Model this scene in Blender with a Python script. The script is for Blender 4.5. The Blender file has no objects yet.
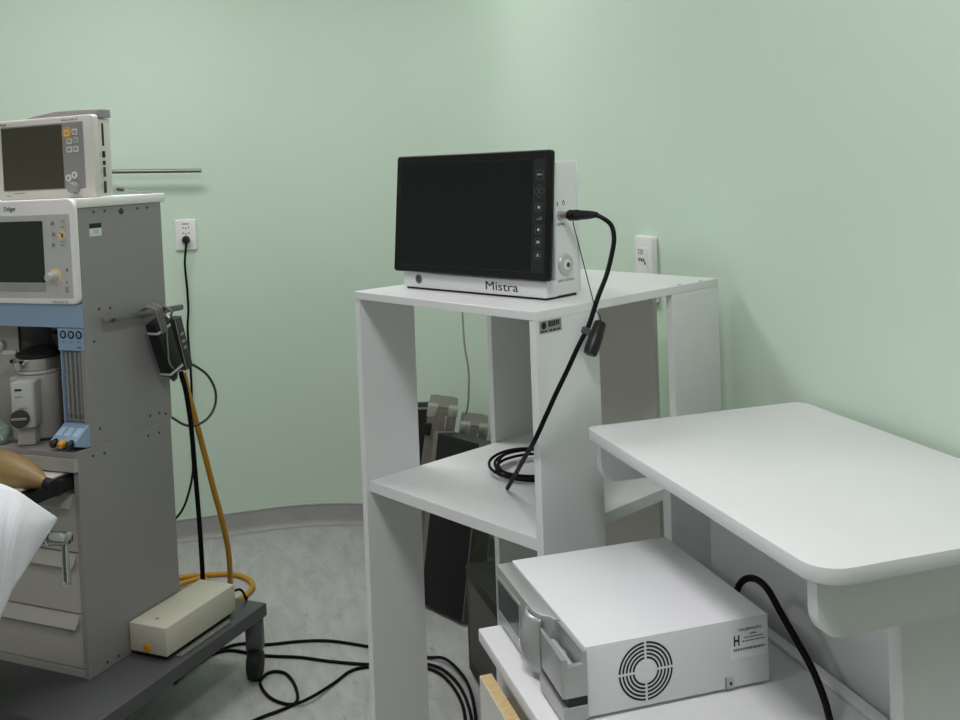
import bpy, bmesh, math, random
from mathutils import Vector, Matrix
random.seed(7)
scene = bpy.context.scene
COL = scene.collection
PI = math.pi

# ------------------------------------------------------------------ materials
def mat(name, rgb, rough=0.5, metal=0.0, spec=0.5, alpha=1.0, trans=0.0, noise=0.0, nscale=40.0, bump=0.0, ior=1.45, coat=0.0):
    m = bpy.data.materials.new(name); m.use_nodes = True
    nt = m.node_tree; b = nt.nodes['Principled BSDF']
    def lin(c): return c/12.92 if c <= 0.04045 else ((c+0.055)/1.055)**2.4
    c = tuple(lin(v/255.0) for v in rgb) + (1.0,)
    b.inputs['Base Color'].default_value = c
    b.inputs['Roughness'].default_value = rough
    b.inputs['Metallic'].default_value = metal
    b.inputs['Specular IOR Level'].default_value = spec
    b.inputs['IOR'].default_value = ior
    b.inputs['Coat Weight'].default_value = coat
    if trans: b.inputs['Transmission Weight'].default_value = trans
    if alpha < 1: b.inputs['Alpha'].default_value = alpha
    if noise or bump:
        tc = nt.nodes.new('ShaderNodeTexCoord')
        n = nt.nodes.new('ShaderNodeTexNoise'); n.inputs['Scale'].default_value = nscale; n.inputs['Detail'].default_value = 4
        nt.links.new(tc.outputs['Object'], n.inputs['Vector'])
        if noise:
            r = nt.nodes.new('ShaderNodeValToRGB')
            lo = tuple(v*(1-noise) for v in c[:3]) + (1,); hi = tuple(min(1, v*(1+noise)) for v in c[:3]) + (1,)
            r.color_ramp.elements[0].position = .3; r.color_ramp.elements[1].position = .7
            r.color_ramp.elements[0].color = lo; r.color_ramp.elements[1].color = hi
            nt.links.new(n.outputs['Fac'], r.inputs['Fac']); nt.links.new(r.outputs['Color'], b.inputs['Base Color'])
        if bump:
            bp = nt.nodes.new('ShaderNodeBump'); bp.inputs['Strength'].default_value = bump; bp.inputs['Distance'].default_value = .002
            nt.links.new(n.outputs['Fac'], bp.inputs['Height']); nt.links.new(bp.outputs['Normal'], b.inputs['Normal'])
    return m

M = {}
M['wall'] = mat('wall_paint_green', (203, 222, 204), .55, noise=.015, nscale=1.5, bump=.03)
M['wallpale'] = mat('wall_paint_pale', (214, 216, 213), .6, noise=.015, nscale=1.5)
M['ceiling'] = mat('ceiling_paint', (232, 234, 230), .8)
M['lam'] = mat('white_laminate', (222, 224, 223), .38, noise=.015, nscale=6)
M['lamedge'] = mat('white_laminate_edging', (218, 219, 211), .45)
M['lamdark'] = mat('white_laminate_back', (205, 203, 193), .5)
M['white'] = mat('white_enamel', (226, 228, 229), .32, noise=.01, nscale=8)
M['offwhite'] = mat('off_white_plastic', (214, 212, 203), .4)
M['whitecap'] = mat('white_moulded_plastic', (232, 231, 226), .35)
M['panelgrey'] = mat('light_grey_panel', (186, 188, 184), .5)
M['gray'] = mat('grey_powder_coat', (144, 141, 141), .45, noise=.02, nscale=200)
M['warmgray'] = mat('warm_grey_drawer', (180, 178, 167), .5)
M['columngray'] = mat('beige_grey_metal', (168, 166, 158), .45)
M['dark'] = mat('dark_grey_coat', (78, 79, 80), .42, noise=.02, nscale=100)
M['darkgray'] = mat('charcoal_plastic', (62, 62, 62), .5)
M['black'] = mat('black_plastic', (16, 17, 17), .4)
M['blackmatte'] = mat('black_rubber', (18, 18, 18), .6)
M['cable'] = mat('black_cable', (8, 9, 9), .6, spec=.18)
M['casecloth'] = mat('black_case_board', (12, 12, 12), .7, noise=.1, nscale=120)
M['bezel'] = mat('black_bezel', (11, 13, 13), .38, spec=.35)
M['screen'] = mat('dark_screen_glass', (19, 23, 23), .2, spec=.35)
M['touch'] = mat('touch_strip', (30, 34, 34), .3)
M['olive'] = mat('olive_lcd', (66, 62, 47), .3)
M['lcd'] = mat('charcoal_lcd', (38, 40, 38), .25)
M['lcdgray'] = mat('grey_lcd', (70, 72, 72), .2)
M['btn'] = mat('button_line', (96, 99, 99), .5)
M['btnw'] = mat('button_icon', (190, 192, 190), .5)
M['blue'] = mat('light_blue_panel', (140, 165, 190), .45)
M['chrome'] = mat('chrome', (200, 200, 200), .14, metal=1)
M['steel'] = mat('brushed_steel', (190, 188, 182), .38, metal=.85)
M['rail'] = mat('rail_steel', (128, 126, 121), .35, metal=.8)
M['alu'] = mat('aluminium_trim', (128, 124, 114), .45, metal=.45)
M['silver'] = mat('silver_paint', (172, 175, 173), .34, metal=.45)
M['silverl'] = mat('silver_paint_light', (196, 198, 196), .36, metal=.3)
M['wood'] = mat('raw_chipboard', (196, 172, 124), .7, noise=.12, nscale=160)
M['yellow'] = mat('yellow_hose', (190, 138, 36), .5)
M['orange'] = mat('orange_lens', (214, 150, 30), .3)
M['beige'] = mat('beige_metal', (201, 197, 180), .48)
M['ochre'] = mat('ochre_key', (196, 158, 82), .5)
M['cream'] = mat('cream_key', (228, 204, 140), .5)
M['greenkey'] = mat('green_key', (165, 200, 165), .5)
M['keywhite'] = mat('key_white', (215, 216, 214), .5)
M['keygray'] = mat('key_grey', (150, 152, 150), .5)
M['ink'] = mat('printed_ink', (26, 27, 28), .6)
M['inkgray'] = mat('printed_ink_grey', (112, 114, 112), .6)
M['inkblue'] = mat('printed_ink_blue', (52, 72, 96), .6)
M['rubber'] = mat('amber_rubber', (140, 117, 73), .5, noise=.06, nscale=60)
M['cloth'] = mat('white_cotton_sheet', (234, 236, 240), .85, noise=.015, nscale=300, bump=.2)
M['plug'] = mat('socket_plate', (233, 233, 231), .35)
M['tie'] = mat('pale_grey_cord', (122, 122, 118), .6)
M['glassgreen'] = mat('clear_green_plastic', (186, 206, 188), .25, alpha=.4, spec=.5)
M['tube'] = mat('clear_flow_tubes', (150, 152, 148), .15, alpha=.5)
M['tag'] = mat('metal_tag', (150, 152, 148), .4, metal=.4)
M['mattress'] = mat('navy_vinyl', (40, 46, 60), .5)
M['paleblue'] = mat('pale_blue_sticker', (170, 196, 214), .5)
M['whitewire'] = mat('grey_white_cable', (150, 150, 144), .5)
M['clip'] = mat('blue_grey_clip', (72, 75, 80), .5)
M['basegrey'] = mat('skirting_vinyl', (160, 160, 157), .5, noise=.06, nscale=9)
M['basecap'] = mat('skirting_cap', (186, 188, 180), .5)

# marbled vinyl floor
def floor_mat():
    m = bpy.data.materials.new('marbled_vinyl_floor'); m.use_nodes = True
    nt = m.node_tree; b = nt.nodes['Principled BSDF']; b.inputs['Roughness'].default_value = .42
    tc = nt.nodes.new('ShaderNodeTexCoord'); mp = nt.nodes.new('ShaderNodeMapping')
    mp.inputs['Scale'].default_value = (5.0, 1.6, 1); mp.inputs['Rotation'].default_value = (0, 0, .5)
    nt.links.new(tc.outputs['Object'], mp.inputs['Vector'])
    n1 = nt.nodes.new('ShaderNodeTexNoise'); n1.inputs['Scale'].default_value = 3.5; n1.inputs['Detail'].default_value = 9
    n1.inputs['Roughness'].default_value = .65; n1.inputs['Distortion'].default_value = .6
    nt.links.new(mp.outputs[0], n1.inputs['Vector'])
    r1 = nt.nodes.new('ShaderNodeValToRGB')
    e = r1.color_ramp.elements
    e[0].position = .28; e[0].color = (.36, .365, .355, 1); e[1].position = .72; e[1].color = (.54, .54, .53, 1)
    nt.links.new(n1.outputs['Fac'], r1.inputs['Fac'])
    n2 = nt.nodes.new('ShaderNodeTexNoise'); n2.inputs['Scale'].default_value = 13; n2.inputs['Detail'].default_value = 6; n2.inputs['Distortion'].default_value = 1.2
    nt.links.new(mp.outputs[0], n2.inputs['Vector'])
    r2 = nt.nodes.new('ShaderNodeValToRGB'); e = r2.color_ramp.elements
    e[0].position = .28; e[0].color = (.55, .55, .55, 1); e[1].position = .40; e[1].color = (1, 1, 1, 1)
    nt.links.new(n2.outputs['Fac'], r2.inputs['Fac'])
    mx = nt.nodes.new('ShaderNodeMix'); mx.data_type = 'RGBA'; mx.blend_type = 'MULTIPLY'; mx.inputs[0].default_value = .6
    nt.links.new(r1.outputs['Color'], mx.inputs[6]); nt.links.new(r2.outputs['Color'], mx.inputs[7])
    nt.links.new(mx.outputs[2], b.inputs['Base Color'])
    return m
M['floor'] = floor_mat()

# ------------------------------------------------------------------ mesh builder
class MB:
    def __init__(self, mtx=None):
        self.bm = bmesh.new(); self.m = mtx or Matrix.Identity(4); self.mi = 0
    def _new(self, verts, faces, smooth=None):
        vs = [self.bm.verts.new(self.m @ Vector(v)) for v in verts]
        out = []
        for f in faces:
            try:
                fc = self.bm.faces.new([vs[i] for i in f]); fc.material_index = self.mi; out.append(fc)
            except ValueError: pass
        return vs, out
    def box(self, x0, x1, y0, y1, z0, z1, bev=0.0, seg=2):
        v = [(x0,y0,z0),(x1,y0,z0),(x1,y1,z0),(x0,y1,z0),(x0,y0,z1),(x1,y0,z1),(x1,y1,z1),(x0,y1,z1)]
        f = [(0,3,2,1),(4,5,6,7),(0,1,5,4),(1,2,6,5),(2,3,7,6),(3,0,4,7)]
        vs, fs = self._new(v, f)
        if bev:
            es = set(e for q in fs for e in q.edges)
            bmesh.ops.bevel(self.bm, geom=list(es), offset=bev, segments=seg, affect='EDGES', profile=.5)
        return self
    def prism(self, poly, axis, a0, a1, bev=0.0, seg=2):
        n = len(poly)
        def P(p, a):
            if axis == 'z': return (p[0], p[1], a)
            if axis == 'y': return (p[0], a, p[1])
            return (a, p[0], p[1])
        v = [P(p, a0) for p in poly] + [P(p, a1) for p in poly]
        f = [tuple(range(n)), tuple(range(2*n-1, n-1, -1))] + [(i, i+n, (i+1) % n + n, (i+1) % n) for i in range(n)]
        vs, fs = self._new(v, f)
        bmesh.ops.recalc_face_normals(self.bm, faces=fs)
        if bev:
            es = set(e for q in fs[:2] for e in q.edges)
            bmesh.ops.bevel(self.bm, geom=list(es), offset=bev, segments=seg, affect='EDGES', profile=.5)
        return self
    def ringprism(self, outer, inner, axis, a0, a1):
        n = len(outer)
        def P(p, a):
            if axis == 'z': return (p[0], p[1], a)
            if axis == 'y': return (p[0], a, p[1])
            return (a, p[0], p[1])
        v = [P(p, a0) for p in outer] + [P(p, a0) for p in inner] + [P(p, a1) for p in outer] + [P(p, a1) for p in inner]
        f = []
        for i in range(n):
            j = (i+1) % n
            f += [(i, j, n+j, n+i), (2*n+i, 3*n+i, 3*n+j, 2*n+j), (i, 2*n+i, 2*n+j, j), (n+i, n+j, 3*n+j, 3*n+i)]
        vs, fs = self._new(v, f); bmesh.ops.recalc_face_normals(self.bm, faces=fs)
        return self
    def lathe(self, prof, p0, p1, seg=28):
        # prof: list of (radius, distance along the axis p0->p1, 0..length in metres)
        p0 = Vector(p0); ax = (Vector(p1)-p0).normalized()
        u = ax.orthogonal().normalized(); w = ax.cross(u)
        v = []; f = []
        for r, d in prof:
            for k in range(seg):
                a = 2*PI*k/seg
                v.append(p0 + ax*d + (u*math.cos(a)+w*math.sin(a))*r)
        for i in range(len(prof)-1):
            for k in range(seg):
                k2 = (k+1) % seg
                f.append((i*seg+k, i*seg+k2, (i+1)*seg+k2, (i+1)*seg+k))
        f.append(tuple(range(seg-1, -1, -1))); f.append(tuple(range((len(prof)-1)*seg, len(prof)*seg)))
        self._new(v, f); return self
    def cyl(self, p0, p1, r, seg=24, bev=0.0):
        L = (Vector(p1)-Vector(p0)).length
        if bev: return self.lathe([(r-bev, 0), (r, bev), (r, L-bev), (r-bev, L)], p0, p1, seg)
        return self.lathe([(r, 0), (r, L)], p0, p1, seg)
    def tube(self, pts, r, seg=10, sub=6, closed=False):
        P = smooth_path(pts, sub, closed); n = len(P)
        v = []; f = []
        t0 = (P[1]-P[0]).normalized(); u = t0.orthogonal().normalized()
        for i in range(n):
            if closed: t = (P[(i+1) % n]-P[i-1]).normalized()
            else: t = (P[min(i+1, n-1)]-P[max(i-1, 0)]).normalized()
            u = (u - t*u.dot(t)).normalized(); w = t.cross(u)
            for k in range(seg):
                a = 2*PI*k/seg; v.append(P[i] + (u*math.cos(a)+w*math.sin(a))*r)
        for i in range(n if closed else n-1):
            j = (i+1) % n
            for k in range(seg):
                k2 = (k+1) % seg; f.append((i*seg+k, i*seg+k2, j*seg+k2, j*seg+k))
        if not closed:
            f.append(tuple(range(seg-1, -1, -1))); f.append(tuple(range((n-1)*seg, n*seg)))
        self._new(v, f); return self
    def grid(self, rows):
        n = len(rows[0]); v = [q for r in rows for q in r]; f = []
        for i in range(len(rows)-1):
            for k in range(n-1): f.append((i*n+k, i*n+k+1, (i+1)*n+k+1, (i+1)*n+k))
        self._new(v, f); return self
    def build(self, name, mats, parent=None, smooth=True, angle=35, recalc=True):
        bm = self.bm
        if recalc: bmesh.ops.recalc_face_normals(bm, faces=bm.faces[:])
        lim = math.radians(angle)
        for e in bm.edges:
            if len(e.link_faces) == 2: e.smooth = e.calc_face_angle(0) < lim
        for f in bm.faces: f.smooth = smooth
        me = bpy.data.meshes.new(name); bm.to_mesh(me); bm.free()
        for m in (mats if isinstance(mats, (list, tuple)) else [mats]): me.materials.append(m)
        o = bpy.data.objects.new(name, me); COL.objects.link(o)
        if parent: o.parent = parent
        return o

def smooth_path(pts, sub=6, closed=False):
    P = [Vector(p) for p in pts]
    if len(P) < 3: return P
    out = []; n = len(P)
    rng = range(n) if closed else range(n-1)
    for i in rng:
        if closed: a, b, c, d = P[i-1], P[i], P[(i+1) % n], P[(i+2) % n]
        else:
            b, c = P[i], P[i+1]
            a = P[i-1] if i else b*2-c
            d = P[i+2] if i+2 < n else c*2-b
        for s in range(sub):
            t = s/sub
            out.append(.5*((2*b) + (c-a)*t + (2*a-5*b+4*c-d)*t*t + (3*b-a-3*c+d)*t**3))
    if not closed: out.append(P[-1])
    return out

def rrect(x0, x1, y0, y1, r, seg=5):
    rs = r if isinstance(r, (list, tuple)) else (r, r, r, r)   # corners: (x0,y0),(x1,y0),(x1,y1),(x0,y1)
    out = []
    for (cx, cy, sx, sy, a0, q) in ((x0, y0, 1, 1, PI, rs[0]), (x1, y0, -1, 1, 1.5*PI, rs[1]), (x1, y1, -1, -1, 0, rs[2]), (x0, y1, 1, -1, .5*PI, rs[3])):
        if q <= 1e-6: out.append((cx, cy)); continue
        for k in range(seg+1):
            a = a0 + .5*PI*k/seg; out.append((cx+sx*q+q*math.cos(a), cy+sy*q+q*math.sin(a)))
    return out

def thing(name, label, cat, loc=(0, 0, 0), rz=0.0, group=None):
    o = bpy.data.objects.new(name, None); COL.objects.link(o)
    o.empty_display_size = .05; o.location = loc; o.rotation_euler = (0, 0, rz)
    o['label'] = label; o['category'] = cat
    if group: o['group'] = group
    return o
def tag(o, label, cat, group=None):
    o['label'] = label; o['category'] = cat
    if group: o['group'] = group
    return o
def struct(o): o['kind'] = 'structure'; return o

def text(name, body, parent, org, xdir, up, size, m, width=None, align='LEFT', shear=0.0, bold=0.0):
    cu = bpy.data.curves.new(name, 'FONT'); cu.body = body; cu.size = size; cu.align_x = align; cu.shear = shear
    cu.extrude = .0002; cu.offset = bold; cu.resolution_u = 3
    ob = bpy.data.objects.new(name, cu); COL.objects.link(ob)
    bpy.context.view_layer.update()
    me = bpy.data.meshes.new_from_object(ob.evaluated_get(bpy.context.evaluated_depsgraph_get()))
    bpy.data.objects.remove(ob)
    x = Vector(xdir).normalized(); y = Vector(up).normalized(); z = x.cross(y)
    if width:
        xs = [v.co.x for v in me.vertices]; w = max(xs)-min(xs)
        for v in me.vertices: v.co.x *= width/w
    mt = Matrix((x, y, z)).transposed().to_4x4(); mt.translation = Vector(org)
    me.transform(mt); me.materials.append(m); me.name = name
    o = bpy.data.objects.new(name, me); COL.objects.link(o); o.parent = parent
    return o
def print_rows(b, org, xdir, up, rows, n=9, h=.002):
    # rows of tiny marks, as small print looks at this distance: rows = [(x0, x1, v)]
    x = Vector(xdir); u = Vector(up); nn = x.cross(u)
    rg = random.Random(5)
    for x0, x1, v in rows:
        a = x0
        while a < x1:
            w = min(rg.uniform(.6, 1.5)*(x1-x0)/n, x1-a)
            p = Vector(org)
            q = [p+x*a+u*v, p+x*(a+w*.72)+u*v, p+x*(a+w*.72)+u*(v+h), p+x*a+u*(v+h)]
            q2 = [s+nn*.0003 for s in q]
            b._new(q+q2, [(3,2,1,0), (4,5,6,7), (0,1,5,4), (1,2,6,5), (2,3,7,6), (3,0,4,7)])
            a += w
    return b

def W(fr, p):
    x, y, a = fr; c, s = math.cos(a), math.sin(a)
    return Vector((x+c*p[0]-s*p[1], y+s*p[0]+c*p[1], p[2]))

# frames of the main furniture: x, y, heading
SH = (.32998, 2.02008, -1.10975)
CB = (-.26392, 2.73652, -.70816)
CBM = Matrix.Translation((CB[0]+.004, CB[1]-.001, 0)) @ Matrix.Rotation(math.radians(-.7), 4, Vector((.28851, .95748, 0))) @ Matrix.Rotation(CB[2], 4, 'Z')
def CW(p): return CBM @ Vector(p)
def cthing(name, label, cat, loc, rz=0.0):
    o = thing(name, label, cat); o.matrix_basis = CBM @ Matrix.Translation(loc) @ Matrix.Rotation(rz, 4, 'Z'); return o
MI = (.43372, 2.01355, -1.06070)
DV = (.4704, 1.4617, -1.57665)

# ------------------------------------------------------------------ room
XL, XR, YF, YB, ZC = -3.2, 1.08, -3.2, 4.24, 2.75
R = .78
ARC = [(XR-R + R*math.sin(a), YB-R + R*math.cos(a)) for a in [i*PI/2/24 for i in range(25)]]
def strip_wall(name, path, z0, z1, t, m, inward=1):
    b = MB(); n = len(path); lo = []; 
    nor = []
    for i in range(n):
        p, q = Vector(path[max(i-1, 0)]), Vector(path[min(i+1, n-1)]); d = (q-p).normalized(); nor.append(Vector((d.y, -d.x)))
    out = [(p[0]-nn.x*t, p[1]-nn.y*t) for p, nn in zip(path, nor)]
    for i in range(n-1):
        a, c, d, e = path[i], path[i+1], out[i+1], out[i]
        v = [(a[0], a[1], z0), (c[0], c[1], z0), (d[0], d[1], z0), (e[0], e[1], z0), (a[0], a[1], z1), (c[0], c[1], z1), (d[0], d[1], z1), (e[0], e[1], z1)]
        b._new(v, [(0,1,5,4), (2,3,7,6), (4,5,6,7), (3,2,1,0)])
    bmesh.ops.remove_doubles(b.bm, verts=b.bm.verts[:], dist=1e-5)
    return b.build(name, m)
struct(MB().box(XL, XR+.1, YF, YB+.1, -.05, 0).build('floor', M['floor'], smooth=False))
struct(MB().box(XL, XR+.1, YF, YB+.1, ZC, ZC+.05).build('ceiling', M['ceiling'], smooth=False))
struct(strip_wall('wall_back', [(XL, YB)] + ARC, 0, ZC, .08, M['wall']))
struct(strip_wall('wall_right', [(XR, YB-R), (XR, YF)], 0, ZC, .08, M['wall']))
struct(MB().box(XL-.08, XL, YF, YB, 0, ZC).build('wall_left', M['wallpale'], smooth=False))
struct(MB().box(XL, XR, YF-.08, YF, 0, ZC).build('wall_front', M['wallpale'], smooth=False))
# coved vinyl skirting
def skirting(name, path):
    n = len(path); nor = []
    for i in range(n):
        p, q = Vector(path[max(i-1, 0)]), Vector(path[min(i+1, n-1)]); d = (q-p).normalized(); nor.append(Vector((d.y, -d.x)))
    prof = [(.026, .001), (.014, .005), (.007, .013), (.004, .026), (.004, .088), (.0, .088)]
    b = MB(); b.grid([[(p[0]+nn.x*d, p[1]+nn.y*d, z) for d, z in prof] for p, nn in zip(path, nor)])
    o = struct(b.build(name, M['basegrey'], angle=60))
    b = MB(); b.grid([[(p[0]+nn.x*d, p[1]+nn.y*d, z) for d, z in ((.004, .086), (.0065, .0865), (.0065, .0915), (.0, .0925))] for p, nn in zip(path, nor)])
    b.build('trim_cap', M['basecap'], o)
skirting('baseboard_back', [(XL, YB)] + ARC)
skirting('baseboard_right', [(XR, YB-R), (XR, YF)])

# ------------------------------------------------------------------ open white shelf stand
t = thing('shelf_stand', 'tall open white laminate stand carrying the black endoscopy monitor', 'shelf', (SH[0], SH[1], 0), SH[2])
w, d = .513, .544
MB().prism(rrect(0, w, 0, d, .002, 2), 'z', 1.2345, 1.25, .0008, 1).build('top_panel', M['lam'], t)
b = MB().box(.0155, w-.0155, .010, d-.002, .837, .859, .0006, 1).build('middle_shelf', M['lam'], t)
for (x0, y0, y1) in ((0, .002, .145), (0, .371, d-.001), (w-.0155, .001, .163), (w-.0155, .386, d-.001)):
    MB().box(x0, x0+.0155, y0, y1, 0, 1.2342, .0006, 1).build('side_plank', M['lam'], t)
MB().box(.0160, .358, d-.017, d-.0025, .864, 1.2340, .0005, 1).build('back_panel', M['lamdark'], t)
MB().box(.0160, .358, d-.017, d-.0025, .05, .835, .0005, 1).build('back_panel', M['lamdark'], t)
a = MB().box(w, w+.0008, .009, .064, 1.2115, 1.2328).build('asset_tag', M['tag'], t)
b = MB(); print_rows(b, (w+.0009, .011, 1.2115), (0, 1, 0), (0, 0, 1), [(0, .017, .002), (.022, .050, .002)], 4, .003)
b.lathe([(.0062, 0), (.0062, .0003)], (w+.0008, .0195, 1.2245), (w+.0011, .0195, 1.2245), 16)
b.box(w+.0008, w+.0011, .031, .0365, 1.221, 1.2305).box(w+.0008, w+.0011, .038, .042, 1.221, 1.2305).box(w+.0008, w+.0011, .0435, .0475, 1.221, 1.2305)
b.box(w+.0008, w+.0011, .0490, .053, 1.222, 1.2305).box(w+.0008, w+.0011, .0545, .0585, 1.222, 1.2305).build('printed_code', M['ink'], a)
for (x, y) in ((w-.006, .418), (w-.006, .490)):
    MB().lathe([(.0042, 0), (.0042, .0006)], (x, y, 1.2499), (x, y, 1.2505), 14).build('screw_cap', M['keygray'], t)

# ------------------------------------------------------------------ endoscopy monitor on the stand
t = thing('endoscopy_monitor', 'black screened white endoscopy monitor on top of the open stand', 'monitor', (MI[0], MI[1], 1.25), MI[2])
mw = .387
MB().prism(rrect(.004, mw-.004, .004, .094, .004), 'z', .0003, .0042).build('plinth', M['blackmatte'], t)
h = MB().prism(rrect(.0005, mw, .030, .0975, .004), 'z', .0045, .252, .004, 3).build('housing', M['white'], t)
MB().prism(rrect(0, mw, 0, .034, .003), 'z', .0041, .0345, .002, 2).build('front_skirt', M['white'], t)
MB().box(.006, mw-.004, .0965, .0995, .012, .238, .001, 1).build('rear_gasket', M['black'], t)
MB().prism(rrect(.0005, mw-.001, .099, .105, .003), 'z', .008, .251, .003, 2).build('rear_cover', M['white'], t)
# tilted screen frame
T5 = Matrix.Translation((-.0165, -.012, .037)) @ Matrix.Rotation(-math.atan2(.0215, .236), 4, 'X')
bw, bh = .419, .2375
f = MB(T5).prism(rrect(0, bw, 0, bh, .007), 'y', 0, .012, .003, 3).build('screen_frame', M['bezel'], t)
MB(T5).ringprism(rrect(.0145, .3735, .0135, .2225, .002), rrect(.0172, .3708, .0162, .2198, .002), 'y', -.0006, .0002).build('screen_border', M['black'], f)
MB(T5).prism(rrect(.0172, .3708, .0162, .2198, .002), 'y', -.0003, .0002).build('screen', M['screen'], f)
MB(T5).prism(rrect(.3765, .4090, .0135, .2225, .002), 'y', -.0004, .0002).build('touch_strip', M['touch'], f)
def outline(b, x, v, r, sw=.0006): b.ringprism(rrect(x-r, x+r, v-r, v+r, .0022, 3), rrect(x-r+sw, x+r-sw, v-r+sw, v+r-sw, .0018, 3), 'y', -.0008, -.0003)
cx = .3930
bb = MB(T5); outline(bb, cx, .1925, .0085); bb.build('touch_button', M['btn'], f)
text('button_word', 'MENU', f, T5 @ Vector((cx-.0055, -.0006, .1910)), (1, 0, 0), T5.to_3x3() @ Vector((0, 0, 1)), .0045, M['btnw'], .011)
bb = MB(T5)
for (ox, ov) in ((0, .0068), (0, -.0068), (.0068, 0), (-.0068, 0)):
    c0 = (cx+ox, .1625+ov); ro = [(c0[0]+.0052*math.cos(k*PI/10), c0[1]+.0052*math.sin(k*PI/10)) for k in range(20)]
    ri = [(c0[0]+.0046*math.cos(k*PI/10), c0[1]+.0046*math.sin(k*PI/10)) for k in range(20)]
    bb.ringprism(ro, ri, 'y', -.0008, -.0003)
bb.build('touch_button', M['btn'], f)
for v, kind in ((.1330, 'dot'), (.0925, 'dot'), (.0700, 'play'), (.0465, 'up')):
    bb = MB(T5); outline(bb, cx, v, .0072); o = bb.build('touch_button', M['btn'], f)
    bb = MB(T5)
    if kind == 'dot': bb.prism([(cx+.0028*math.cos(k*PI/8), v+.0028*math.sin(k*PI/8)) for k in range(16)], 'y', -.0008, -.0003)
    elif kind == 'play': bb.prism([(cx-.003, v-.0028), (cx+.0035, v-.0016), (cx+.0035, v+.0016), (cx-.003, v+.0028)], 'y', -.0008, -.0003)
    else: bb.prism([(cx-.0035, v-.003), (cx-.0018, v-.003), (cx, v+.0008), (cx+.0018, v-.003), (cx+.0035, v-.003), (cx, v+.004)], 'y', -.0008, -.0003)
    bb.build('button_icon', M['btnw'], f)
MB(T5).prism([(cx-.0085, .110), (cx+.0075, .110), (cx+.0075, .1165)], 'y', -.0008, -.0003).build('level_wedge', M['btn'], f)
# white skirt print
text('lettering', 'Mistra', t, (.2335, -.0003, .0118), (1, 0, 0), (0, 0, 1), .0235, M['ink'], .083)
e = MB().cyl((.047, .0002, .0215), (.047, -.0004, .0215), .0098, 24).build('emblem', M['inkgray'], t)
bb = MB()
for (x0, z0, x1, z1) in ((.0420, .0175, .0440, .0265), (.0460, .0150, .0475, .0285), (.0490, .0175, .0515, .0205), (.0490, .0230, .0515, .0260)):
    bb.box(x0, x1, -.0008, -.0003, z0, z1)
bb.build('emblem_marks', M['ink'], e)
# right hand side fittings
p = MB().lathe([(.0205, 0), (.0205, .002), (.0185, .0045), (.0120, .0055), (.0115, .0040), (.0115, .0040)], (mw-.0003, .056, .061), (mw+.1, .056, .061), 36).build('light_port', M['silverl'], t)
MB().lathe([(.0105, 0), (.0105, .0015)], (mw+.0036, .056, .061), (mw+.1, .056, .061), 28).build('port_face', M['white'], p)
MB().lathe([(.0048, 0), (.0048, .0008)], (mw+.0050, .059, .060), (mw+.1, .059, .060), 20).build('port_hole', M['darkgray'], p)
MB().lathe([(.0085, 0), (.0085, .003), (.0070, .004), (.0070, .020), (.0062, .021)], (mw-.0003, .046, .1525), (mw+.1, .046, .1525), 28).build('camera_socket', M['silver'], t)
text('caption', 'LIGHT SOURCE', t, (mw+.0002, .034, .0300), (0, 1, 0), (0, 0, 1), .0062, M['inkgray'], .046)
text('caption', 'CAMERA', t, (mw+.0002, .036, .1335), (0, 1, 0), (0, 0, 1), .0062, M['inkgray'], .022)
bb = MB().ringprism([(.057+.0036*math.cos(k*PI/8), .174+.0036*math.sin(k*PI/8)) for k in range(16)], [(.057+.0025*math.cos(k*PI/8), .174+.0025*math.sin(k*PI/8)) for k in range(16)], 'x', mw-.0002, mw+.0003)
bb.prism([(.0545, .1765), (.0595, .1765), (.057, .1805)], 'x', mw-.0002, mw+.0003).build('drop_symbol', M['ink'], t)
MB().box(mw-.0002, mw+.0003, .038, .041, .169, .177).build('socket_symbol', M['inkgray'], t)

# camera cable: plug in the monitor, line down to the coil on the middle shelf
t = thing('camera_cable', 'black camera cable plugged into the monitor and coiled on the middle shelf', 'cable', W(SH, (.21, .30, .859)))
o0 = Vector(t.location)
def rel(p): return Vector(p)-o0
plug0 = W(MI, (mw+.0205, .046, 1.4025)); plug1 = W(MI, (mw+.062, .046, 1.4035))
b = MB().lathe([(.0085, 0), (.0100, .003), (.0100, .010), (.0092, .0115), (.0100, .013), (.0100, .022), (.0088, .026), (.0080, .044), (.0062, .058), (.0042, .066)], rel(plug0), rel(plug1), 28)
b.build('plug', M['black'], t)
cab = [W(MI, (mw+.070, .046, 1.4040)), W(MI, (mw+.084, .045, 1.4030)), (.700, 1.584, 1.3985), (.708, 1.571, 1.386), (.7065, 1.560, 1.363), (.696, 1.552, 1.333), (.679, 1.536, 1.305), (.654, 1.517, 1.272), (.634, 1.511, 1.229), (.618, 1.513, 1.201), (.595, 1.516, 1.157), (.574, 1.520, 1.117), (.556, 1.523, 1.081), (.5460, 1.552, 1.036), (.560, 1.650, .978), (.575, 1.745, .922), (.5865, 1.835, .8660)]
cab = [rel(q) for q in cab]
b = MB().tube(cab, .0041, 12, 6)
coil = []
N = 96
for k in range(N+1):
    a = 2*PI*k/24 + 1.0; lp = k//24
    rr = (.090, .079, .087, .083)[min(lp, 3)] + .005*math.sin(k*.23+1)
    far = .5 + .5*math.cos(a - 2.05)                       # the far side of each turn is lifted
    z = .8655 + .0035*lp + far*(.004, .034, .022, .010)[min(lp, 3)]*.5*(1-math.cos(2*PI*((k % 24)/24)))**.5
    cxx, cyy = .236 + .004*math.sin(lp*2.1), .276 + .006*math.cos(lp*1.7)
    coil.append(rel(W(SH, (cxx+rr*math.cos(a), cyy+rr*math.sin(a), z))))
b.tube(coil, .0030, 10, 2)
b.build('cord', M['cable'], t)
cq = Vector((.6285, 1.5117, 1.2200))
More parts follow.
